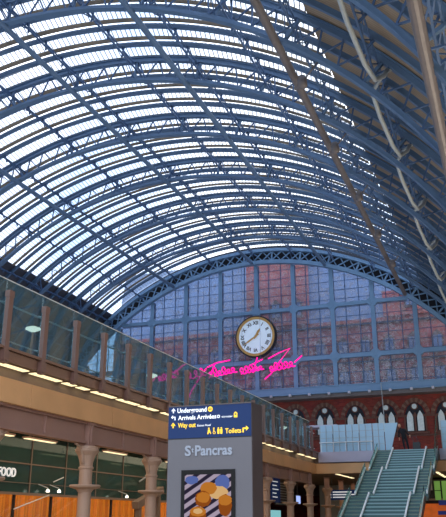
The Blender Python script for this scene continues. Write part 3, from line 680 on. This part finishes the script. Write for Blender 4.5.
# shops at the far end beneath the deck
b = MB(); b.box(-15.6, 6, 64, 64.3, 0, 4.45); tag(b.build('wall_arcade_end', M['bulk']), kind='structure')
d = thing('shop_kiosk', 'small shop kiosk with orange counter front right of the stairs', 'kiosk', (-3.5, 55, 0))
m_ = MB(); m_.box(-6.5, 2, 55.2, 58, 0, 4.3); m_.build('carcass', M['black'], d)
m_ = MB(); m_.box(-6.4, 2, 55.05, 55.2, 1.2, 2.72); m_.build('orange_front', M['orange'], d)
m_ = MB(); m_.box(-5.3, -4.92, 54.95, 55.1, 2.95, 3.55); m_.box(-5.3, -4.92, 54.95, 55.1, 3.6, 4.2); m_.box(-4.8, -4.3, 54.95, 55.1, 2.95, 4.2); m_.build('green_panel', M['green'], d)
m_ = MB(); m_.box(-5.1, -3.2, 54.9, 55.1, 2.62, 2.93); m_.build('navy_panel', M['navy'], d)
m_ = MB(); m_.box(-5.2, -3.2, 54.88, 55.1, 2.0, 2.25); m_.build('navy_panel', M['navy'], d)
m_ = MB(); m_.box(-6.3, -5.45, 54.9, 55.1, 3.6, 4.1); m_.build('lilac_sign', M['kerb'], d)
m_ = MB(); m_.box(-6.3, 2, 54.96, 55.4, 2.93, 3.05); m_.build('shelf', M['recess'], d)
# ------------------------------------------------------------------ the stairs
SXL, SXR = -7.8, -4.2
st0 = thing('grand_staircase', 'broad teal stairs with glass sides rising to the upper deck', 'staircase', (-6, 31, 0))
flights = [(47.6, 5.70, 44.5, 4.25), (43.0, 4.25, 39.9, 2.75), (38.4, 2.75, 35.3, 1.25), (33.9, 1.25, 31.3, 0)]
for fi, (yt, zt, yb, zb) in enumerate(flights):
    n_ = 9 if fi < 3 else 8; t = MB(); nz_ = MB(); ri = MB(); wg = MB(); wh = MB(); IL, IR = SXL+.95, SXR-.65
    dy = (yt-yb)/n_; dz = (zt-zb)/n_
    for i in range(n_):
        y0 = yb+dy*i; z1 = zb+dz*(i+1)
        t.box(IL, IR, y0, y0+dy+.02, z1-.06, z1); wg.box(SXL, IL-.02, y0, y0+dy+.02, z1-.05, z1-.01); wh.box(IR+.02, SXR, y0, y0+dy+.02, z1-.05, z1-.01); ri.box(SXL+.02, SXR-.02, y0+.03, y0+.05, z1-dz, z1-.06); nz_.box(IL, IR, y0-.012, y0+.03, z1-.035, z1+.004)
    t.build('flight', M['tread'], st0); wg.build('side_tread', M['wing'], st0)['label'] = 'darker green side treads on the left'; wh.build('side_tread', M['wing'], st0)['label'] = 'darker green side treads on the right'; ri.build('riser', M['riser'], st0); nz_.build('nosing', M['nosing'], st0)
    ye = flights[fi-1][2] if fi else YE+.35
    t = MB(); t.box(SXL, SXR, yt, ye, zt-.2, zt-.001); t.build('landing', M['tread'], st0)
    for x, w_ in ((SXL, .09), (SXL+.95, .08), (SXR-.65, .08), (SXR, .08)):
        t = MB(); t.bar((x, yb-.25, zb+dz*.3+.12), (x, yt, zt+.16), w_, .09); t.build('rail', M['srail'], st0)
        if x in (SXL, SXR):
            t = MB(); t.prism([(yb-.1, zb+.2), (yt, zt+.2), (yt, zt+.5), (yb-.1, zb+.5)], 'x', x-.01, x+.01); t.build('glass_side', M['stairglass'], st0)
            t = MB(); t.prism([(yb-.15, zb-.22), (yt, zt-.3), (yt, zt+.1), (yb-.15, zb+.1)], 'x', x-.04, x+.04); t.build('stringer', M['riser'], st0)
t = MB(); t.bar((SXR+.05, 45.0, 5.3), (SXR+.05, 47.75, 7.55), .05, .06); t.prism([(45.0, 4.4), (47.7, 5.8), (47.7, 7.5), (45.0, 5.3)], 'x', SXR+.03, SXR+.06); t.build('upper_glass_wing', M['stairglass'], st0)
# ------------------------------------------------------------------ person at the head of the stairs
def skin_fig(name, pts, edges, rad, m_, parent):
    me = bpy.data.meshes.new(name); me.from_pydata(pts, edges, []); o = bpy.data.objects.new(name, me); COL.objects.link(o); o.parent = parent
    md = o.modifiers.new('skin', 'SKIN'); me.skin_vertices
    for i, r_ in enumerate(rad): me.skin_vertices[0].data[i].radius = (r_, r_)
    me.skin_vertices[0].data[0].use_root = True
    o.modifiers.new('sub', 'SUBSURF').levels = 2; o.modifiers['sub'].render_levels = 2
    me.materials.append(m_); 
    return o
pr = thing('person', 'person in a dark coat leaning at the top of the stairs', 'person', (-6.25, 48.7, ZP))
pts = [(0, 0, .92), (-.05, 0, 1.12), (-.14, 0, 1.34), (-.19, 0, 1.44), (-.23, -.01, 1.52),
       (.09, 0, .88), (.16, .05, .48), (.2, .08, .09), (.2, -.09, .05),
       (-.09, 0, .88), (-.06, -.08, .48), (.0, -.06, .09), (.0, -.22, .05),
       (.04, 0, 1.37), (.2, -.05, 1.12), (.36, -.14, 1.0),
       (-.3, 0, 1.33), (-.34, -.02, 1.06), (-.3, -.12, .86)]
edges = [(0, 1), (1, 2), (2, 3), (3, 4), (0, 5), (5, 6), (6, 7), (7, 8), (0, 9), (9, 10), (10, 11), (11, 12), (2, 13), (13, 14), (14, 15), (2, 16), (16, 17), (17, 18)]
rad = [.16, .15, .16, .06, .055, .1, .07, .05, .045, .1, .07, .05, .045, .075, .055, .04, .075, .055, .04]
body = skin_fig('body', pts, edges, rad, M['coat'], pr)
t = MB(); t.lathe([(.02, -.13), (.06, -.11), (.085, -.03), (.09, .04), (.07, .1), (.02, .125)], (-.25, -.02, 1.62), 14); hd = t.build('head', M['skin'], pr, smooth=True, loc=(0, 0, 0))
t = MB(); t.lathe([(.1, -.06), (.105, .03), (.085, .11), (.02, .145)], (-.25, .015, 1.63), 14); t.build('hair', M['hair'], hd, smooth=True, loc=(0, 0, 0))
t = MB(); t.lathe([(.005, -.02), (.014, 0), (.005, .03)], (-.25, -.112, 1.61), 6); t.build('nose', M['skin'], hd, loc=(0, 0, 0))
for sx in (-1, 1):
    t = MB(); t.lathe([(.004, -.012), (.012, 0), (.004, .012)], (-.25+sx*.032, -.1, 1.635), 6); t.build('eye', M['black'], hd, loc=(0, 0, 0))
for hx, hy, hz in ((.36, -.14, 1.0), (-.3, -.12, .86)):
    t = MB(); t.lathe([(.02, -.1), (.035, -.05), (.035, .02)], (hx, hy, hz), 8)
    for q in range(4): t.tube([(hx-.024+.016*q, hy, hz-.08), (hx-.024+.016*q, hy-.01, hz-.13-.01*(q in (1, 2))), (hx-.022+.015*q, hy-.03, hz-.16)], .008, 5)
    t.tube([(hx+.03, hy, hz-.02), (hx+.05, hy-.02, hz-.06)], .009, 5)
    t.build('hand', M['skin'], pr, smooth=True, loc=(0, 0, 0))
t = MB(); t.box(-5.75, -5.3, 48.5, 48.8, ZP+.02, ZP+.55); t.bar((-5.7, 48.65, ZP+.55), (-5.8, 48.65, ZP+.95), .03, .03); t.bar((-5.4, 48.65, ZP+.55), (-5.55, 48.65, ZP+.95), .03, .03); t.bar((-5.82, 48.65, ZP+.95), (-5.53, 48.65, ZP+.95), .03, .03)
tag(t.build('travel_case', M['black'], loc=(-5.5, 48.6, ZP)), 'black travel case standing beside the person in the dark coat', 'suitcase')
# ------------------------------------------------------------------ lamps on the platform
for i, (y, lab) in enumerate([(23.8, 'large white disc seen through the left gallery glass'), (34.4, 'above the column beside the totem'), (52.7, 'just right of the top of the totem'), (58.6, 'rightmost, beyond the glass near the far corner')]):
    l = thing('platform_lamp', 'mushroom lamp on a slim post, '+lab, 'lamp', (-17, y, ZP), 'mushroom lamps on the left platform')
    t = MB(); t.lathe([(.14, 0), (.14, .3), (.06, .4), (.045, 2.9)], (-17, y, ZP), 12); t.build('post', M['post'], l, smooth=True)
    t = MB(); t.lathe([(.05, 2.88), (.12, 2.92), (.3, 3.0), (.28, 3.06), (.1, 3.12)], (-17, y, ZP), 18); t.build('lamp_head', M['lampw'], l, smooth=True)
# hanging cable
t = MB(); t.tube([(-13.6, 88.6, 17.0), (-13.5, 88.6, 12.5)], .05, 6); tag(t.build('hanging_cable', M['pipe'], loc=(-13.6, 88.6, 17)), 'thin pale pole hanging below the gable beam in front of the brick', 'pole')
# benches and kiosk upstairs
t = MB(); t.box(-24.6, -21.4, 84, 86, 9.5-.0, 9.6)
cn = thing('canopy', 'small flat pale canopy standing before the brick gable', 'canopy', (-21.3, 88, ZP))
t = MB(); t.box(-23.2, -18.8, 87, 89, 12.0, 12.25); t.build('roof_slab', M['kerb'], cn)
for xx in (-22.9, -19.1):
    t = MB(); t.bar((xx, 88, ZP), (xx, 88, 12.0), .2, .2); t.build('leg', M['slate_steel'], cn)

# ------------------------------------------------------------------ the totem
T = thing('information_totem', 'tall grey information totem with blue direction sign and advertising screen', 'totem', (-2.8, 7.17, 0))
X0, X1, Y0, Y1, ZTp = -3.25, -2.36, 7.0, 7.33, 2.70
b = MB(); b.box(X0, X1, Y0, Y1, .06, ZTp-.325); b.build('body', M['totem'], T)
b = MB(); b.box(X1, X1+.006, Y0+.004, Y1-.004, .06, ZTp); b.box(X0-.006, X0, Y0+.004, Y1-.004, .06, ZTp); b.build('side_panel', M['totemside'], T)
b = MB(); b.box(X0-.03, X1+.03, Y0-.03, Y1+.03, 0, .06); b.build('plinth', M['black'], T)
b = MB(); b.box(X0, X1, Y0-.006, Y1, ZTp-.315, ZTp); sg = b.build('direction_sign', M['sign'], T)
b = MB(); b.box(X0, X1, Y0, Y1, ZTp-.325, ZTp-.315); b.build('shadow_gap', M['black'], T)
b = MB(); b.box(X0-.008, X1+.008, Y0-.01, Y1+.005, ZTp, ZTp+.012); b.build('cap', M['totemside'], T)
class _L: pass
def ttxt(s, x, z, size, m_, w=None, bold=0):
    o = text(s, size, (x, Y0-.008, z), (PI/2, 0, 0), m_, 'lettering', T, width=w, extrude=.0008, bold=bold); o.parent = sg; return o
sg.location = (0, 0, 0)
W_ = X1-X0
def U(u): return X0+W_*u      # fraction across the face, as read off the photo
ttxt('Underground', U(.11), 2.64, .066, M['white'], W_*.36, .0012)
ttxt('Arrivals Arrivées', U(.12), 2.568, .062, M['white'], W_*.47, .0012)
ttxt('eurostar', U(.655), 2.572, .03, M['white'], W_*.13)
ttxt('Way out', U(.12), 2.492, .066, M['yellow'], W_*.22, .0012)
ttxt('Euston Road', U(.36), 2.496, .028, M['white'], W_*.16)
ttxt('Toilets', U(.695), 2.418, .066, M['yellow'], W_*.19, .0012)
ic = MB()   # icons white
def arrow(mb, x, z, s, kind, mi):
    y0, y1 = Y0-.0085, Y0-.006
    if kind == 'up': mb.box(x-.006*s, x+.006*s, y0, y1, z, z+.04*s, mi); mb.prism([(x-.022*s, z+.024*s), (x, z+.05*s), (x+.022*s, z+.024*s), (x+.016*s, z+.018*s), (x, z+.036*s), (x-.016*s, z+.018*s)], 'y', y0, y1, mi)
    if kind == 'left': mb.box(x-.004*s, x+.022*s, y0, y1, z+.026*s, z+.036*s, mi); mb.box(x+.014*s, x+.024*s, y0, y1, z, z+.03*s, mi); mb.prism([(x-.004*s, z+.05*s), (x-.026*s, z+.031*s), (x-.004*s, z+.012*s)], 'y', y0, y1, mi)
    if kind == 'right': mb.box(x-.022*s, x+.004*s, y0, y1, z+.026*s, z+.036*s, mi); mb.box(x-.024*s, x-.014*s, y0, y1, z, z+.03*s, mi); mb.prism([(x+.004*s, z+.05*s), (x+.026*s, z+.031*s), (x+.004*s, z+.012*s)], 'y', y0, y1, mi)
arrow(ic, U(.06), 2.64, 1, 'up', 0); arrow(ic, U(.06), 2.568, 1, 'left', 0); arrow(ic, U(.06), 2.49, 1.1, 'up', 1); arrow(ic, U(.935), 2.418, 1.3, 'right', 1)
def dsc(x, z, r, mi, n=18, y0=Y0-.0085, y1=Y0-.006): ic.prism([(x+r*math.cos(2*PI*i/n), z+r*math.sin(2*PI*i/n)) for i in range(n)], 'y', y0, y1, mi)
dsc(U(.515), 2.662, .026, 1); ic.box(U(.515)-.018, U(.515)+.018, Y0-.0095, Y0-.008, 2.657, 2.667, 2)
dsc(U(.615), 2.585, .016, 0); dsc(U(.615), 2.585, .009, 2, y0=Y0-.0095, y1=Y0-.008)
ic.prism([(U(.82)-.018, 2.568), (U(.82)+.018, 2.568), (U(.82)+.018, 2.61), (U(.82), 2.625), (U(.82)-.018, 2.61)], 'y', Y0-.0085, Y0-.006, 1); ic.box(U(.82)-.01, U(.82)+.01, Y0-.0095, Y0-.008, 2.592, 2.606, 2)
# toilet, wheelchair and parent-room figures
for u, sk in ((.50, 0), (.56, 1), (.615, 2), (.65, 2)):
    x = U(u); dsc(x, 2.471, .008, 1, 10)
    if sk == 1: ic.box(x-.006, x+.004, Y0-.0085, Y0-.006, 2.433, 2.461, 1); dsc(x+.004, 2.429, .015, 1, 12); dsc(x+.004, 2.429, .009, 2, 12, Y0-.0095, Y0-.008)
    elif sk == 0: ic.prism([(x-.016, 2.415), (x-.006, 2.415), (x+.004, 2.438), (x+.018, 2.415), (x+.024, 2.423), (x+.008, 2.461), (x-.008, 2.461)], 'y', Y0-.0085, Y0-.006, 1)
    else: ic.prism([(x-.01, 2.415), (x+.01, 2.415), (x+.012, 2.461), (x-.012, 2.461)], 'y', Y0-.0085, Y0-.006, 1)
ic.build('pictograms', [M['white'], M['yellow'], M['sign']], T).parent = sg
o = text('S', .135, (U(.21), Y0-.001, 2.215), (PI/2, 0, 0), M['logo'], 'station_name', T, width=W_*.075, extrude=.006, bold=.004); o['label'] = 'raised pale metal capital letter'
o = text('t', .07, (U(.29), Y0-.001, 2.245), (PI/2, 0, 0), M['logo'], 'station_name', T, width=W_*.03, extrude=.006, bold=.002); o['label'] = 'small raised pale metal letter t'
o = text('Pancras', .135, (U(.335), Y0-.001, 2.215), (PI/2, 0, 0), M['logo'], 'station_name', T, width=W_*.44, extrude=.006, bold=.004); o['label'] = 'raised pale metal station name lettering'
b = MB(); b.box(-3.095, -2.53, Y0-.012, Y0, 1.0, 2.075); bz = b.build('screen_bezel', M['bezel'], T)
m, nt, out = new_mat('advert_backdrop')
e = nt.nodes.new('ShaderNodeEmission'); e.inputs[1].default_value = .75; nt.links.new(e.outputs[0], out.inputs[0])
tc = nt.nodes.new('ShaderNodeTexCoord'); mp = nt.nodes.new('ShaderNodeMapping'); mp.inputs['Rotation'].default_value = (0, .55, 0); w = nt.nodes.new('ShaderNodeTexWave'); w.bands_direction = 'Z'; w.inputs['Scale'].default_value = 4.2; w.inputs['Distortion'].default_value = .4
nt.links.new(tc.outputs['Object'], mp.inputs[0]); nt.links.new(mp.outputs[0], w.inputs['Vector'])
cr = nt.nodes.new('ShaderNodeValToRGB'); cr.color_ramp.elements[0].color = (*s2l((46, 40, 60)), 1); cr.color_ramp.elements[1].color = (*s2l((186, 170, 190)), 1); cr.color_ramp.elements[0].position = .35; cr.color_ramp.elements[1].position = .6
nt.links.new(w.outputs['Fac'], cr.inputs[0]); nt.links.new(cr.outputs[0], e.inputs[0])
b = MB(); b.box(-3.055, -2.57, Y0-.014, Y0-.012, 1.03, 2.03); dp = b.build('display', m, bz, loc=(0, 0, 0)); dp.data.transform(Matrix.Translation((2.8, -7.17, 0)))
crust = emis('advert_golden_crust', (206, 128, 48), .75); crust2 = emis('advert_pale_crumb', (236, 190, 130), .75); crust3 = emis('advert_brown_crust', (160, 84, 30), .7); bl = emis('advert_blue_cloth', (100, 120, 190), .7)
def blob(x, z, rx, rz, mm, yo, n=22, wob=.08, nm='pastry'):
    rr = random.Random(int(abs(x*997+z*31))); b_ = MB()
    b_.prism([(x+rx*(1+rr.uniform(-wob, wob))*math.cos(2*PI*i/n), z+rz*(1+rr.uniform(-wob, wob))*math.sin(2*PI*i/n)) for i in range(n)], 'y', Y0-yo-.0006, Y0-yo)
    o_ = b_.build(nm, mm, bz, loc=(0, 0, 0)); o_.data.transform(Matrix.Translation((2.8, -7.17, 0))); return o_
blob(-2.66, 1.95, .075, .075, bl, .0142, nm='blue_cloth'); blob(-2.98, 1.98, .07, .04, bl, .0142, nm='blue_cloth')
blob(-2.70, 1.86, .1, .06, crust2, .015); blob(-2.80, 1.90, .085, .06, crust, .0156); blob(-2.86, 1.80, .085, .075, crust3, .0162); blob(-2.855, 1.815, .07, .05, crust, .0168)
blob(-2.63, 1.74, .068, .1, crust3, .0162); blob(-2.63, 1.79, .07, .05, crust, .0168)
blob(-2.91, 1.63, .088, .10, crust3, .0174); blob(-2.91, 1.685, .085, .045, crust, .018); blob(-2.91, 1.69, .05, .025, crust2, .0186); blob(-2.6, 1.56, .05, .08, crust, .0162)

# ------------------------------------------------------------------ world and lights
W = bpy.data.worlds.new('sky'); S.world = W; W.use_nodes = True; nt = W.node_tree; nt.nodes.clear()
out = nt.nodes.new('ShaderNodeOutputWorld'); bg = nt.nodes.new('ShaderNodeBackground'); nt.links.new(bg.outputs[0], out.inputs[0])
tc = nt.nodes.new('ShaderNodeTexCoord'); n = nt.nodes.new('ShaderNodeTexNoise'); n.inputs['Scale'].default_value = 2.2; n.inputs['Detail'].default_value = 5
nt.links.new(tc.outputs['Generated'], n.inputs['Vector'])
cr = nt.nodes.new('ShaderNodeValToRGB'); cr.color_ramp.elements[0].position = .38; cr.color_ramp.elements[1].position = .6
cr.color_ramp.elements[0].color = (*s2l((176, 206, 246)), 1); cr.color_ramp.elements[1].color = (*s2l((246, 249, 255)), 1)
nt.links.new(n.outputs['Fac'], cr.inputs[0])
sp = nt.nodes.new('ShaderNodeSeparateXYZ'); nt.links.new(tc.outputs['Generated'], sp.inputs[0])
mr = nt.nodes.new('ShaderNodeMapRange'); mr.inputs[1].default_value = -.05; mr.inputs[2].default_value = .05; nt.links.new(sp.outputs['Z'], mr.inputs[0])
mx = nt.nodes.new('ShaderNodeMix'); mx.data_type = 'RGBA'; mx.inputs[6].default_value = (.32, .31, .30, 1)
nt.links.new(mr.outputs[0], mx.inputs[0]); nt.links.new(cr.outputs[0], mx.inputs[7]); nt.links.new(mx.outputs[2], bg.inputs[0]); bg.inputs[1].default_value = 3.2
def area(name, loc, rot, sx, sy, power, col):
    l = bpy.data.lights.new(name, 'AREA'); l.shape = 'RECTANGLE'; l.size = sx; l.size_y = sy; l.energy = power; l.color = s2l(col)
    o = bpy.data.objects.new(name, l); COL.objects.link(o); o.location = loc; o.rotation_euler = rot
    return o
# shop interior downlights, undercroft lighting, added fill lights for the roof steel
area('shop_lamp', (SX-2.0, 28, 4.2), (0, 0, 0), 2.5, 38, 900, (255, 190, 110))
area('arcade_lamp', (-13.9, 30, 4.35), (0, 0, 0), 2, 38, 500, (255, 225, 190))
area('far_arcade_lamp', (-6, 56, 4.3), (0, 0, 0), 16, 10, 260, (255, 220, 180))
area('roof_fill_light', (-30, 48, 8), (PI, 0, 0), 40, 70, 5000, (215, 228, 250))  # unseen area light added to brighten the undersides of the ribs
area('right_fill_light', (3.5, 50, 9), (PI, math.radians(-20), 0), 3, 70, 8000, (255, 236, 212))  # unseen warm light added from below to lift the right haunch

# ------------------------------------------------------------------ camera
f = 740.; p_ = math.atan((521-258.5)/f); az = math.atan((521-223)/math.hypot(f, 262.5))
cam = bpy.data.cameras.new('camera'); co = bpy.data.objects.new('camera', cam); COL.objects.link(co)
co.location = (0, 0, 1.6); co.rotation_euler = (PI/2+p_, 0, az)
cam.sensor_fit = 'HORIZONTAL'; cam.sensor_width = 36; cam.lens = 36*f/446; cam.clip_end = 500; cam.clip_start = .05
S.camera = co
S.view_settings.view_transform = 'Standard'; S.view_settings.look = 'None'; S.view_settings.gamma = 1; S.view_settings.exposure = 0.0
S.view_settings.use_curve_mapping = False
S.cycles.max_bounces = 8; S.cycles.transparent_max_bounces = 24; S.cycles.diffuse_bounces = 4
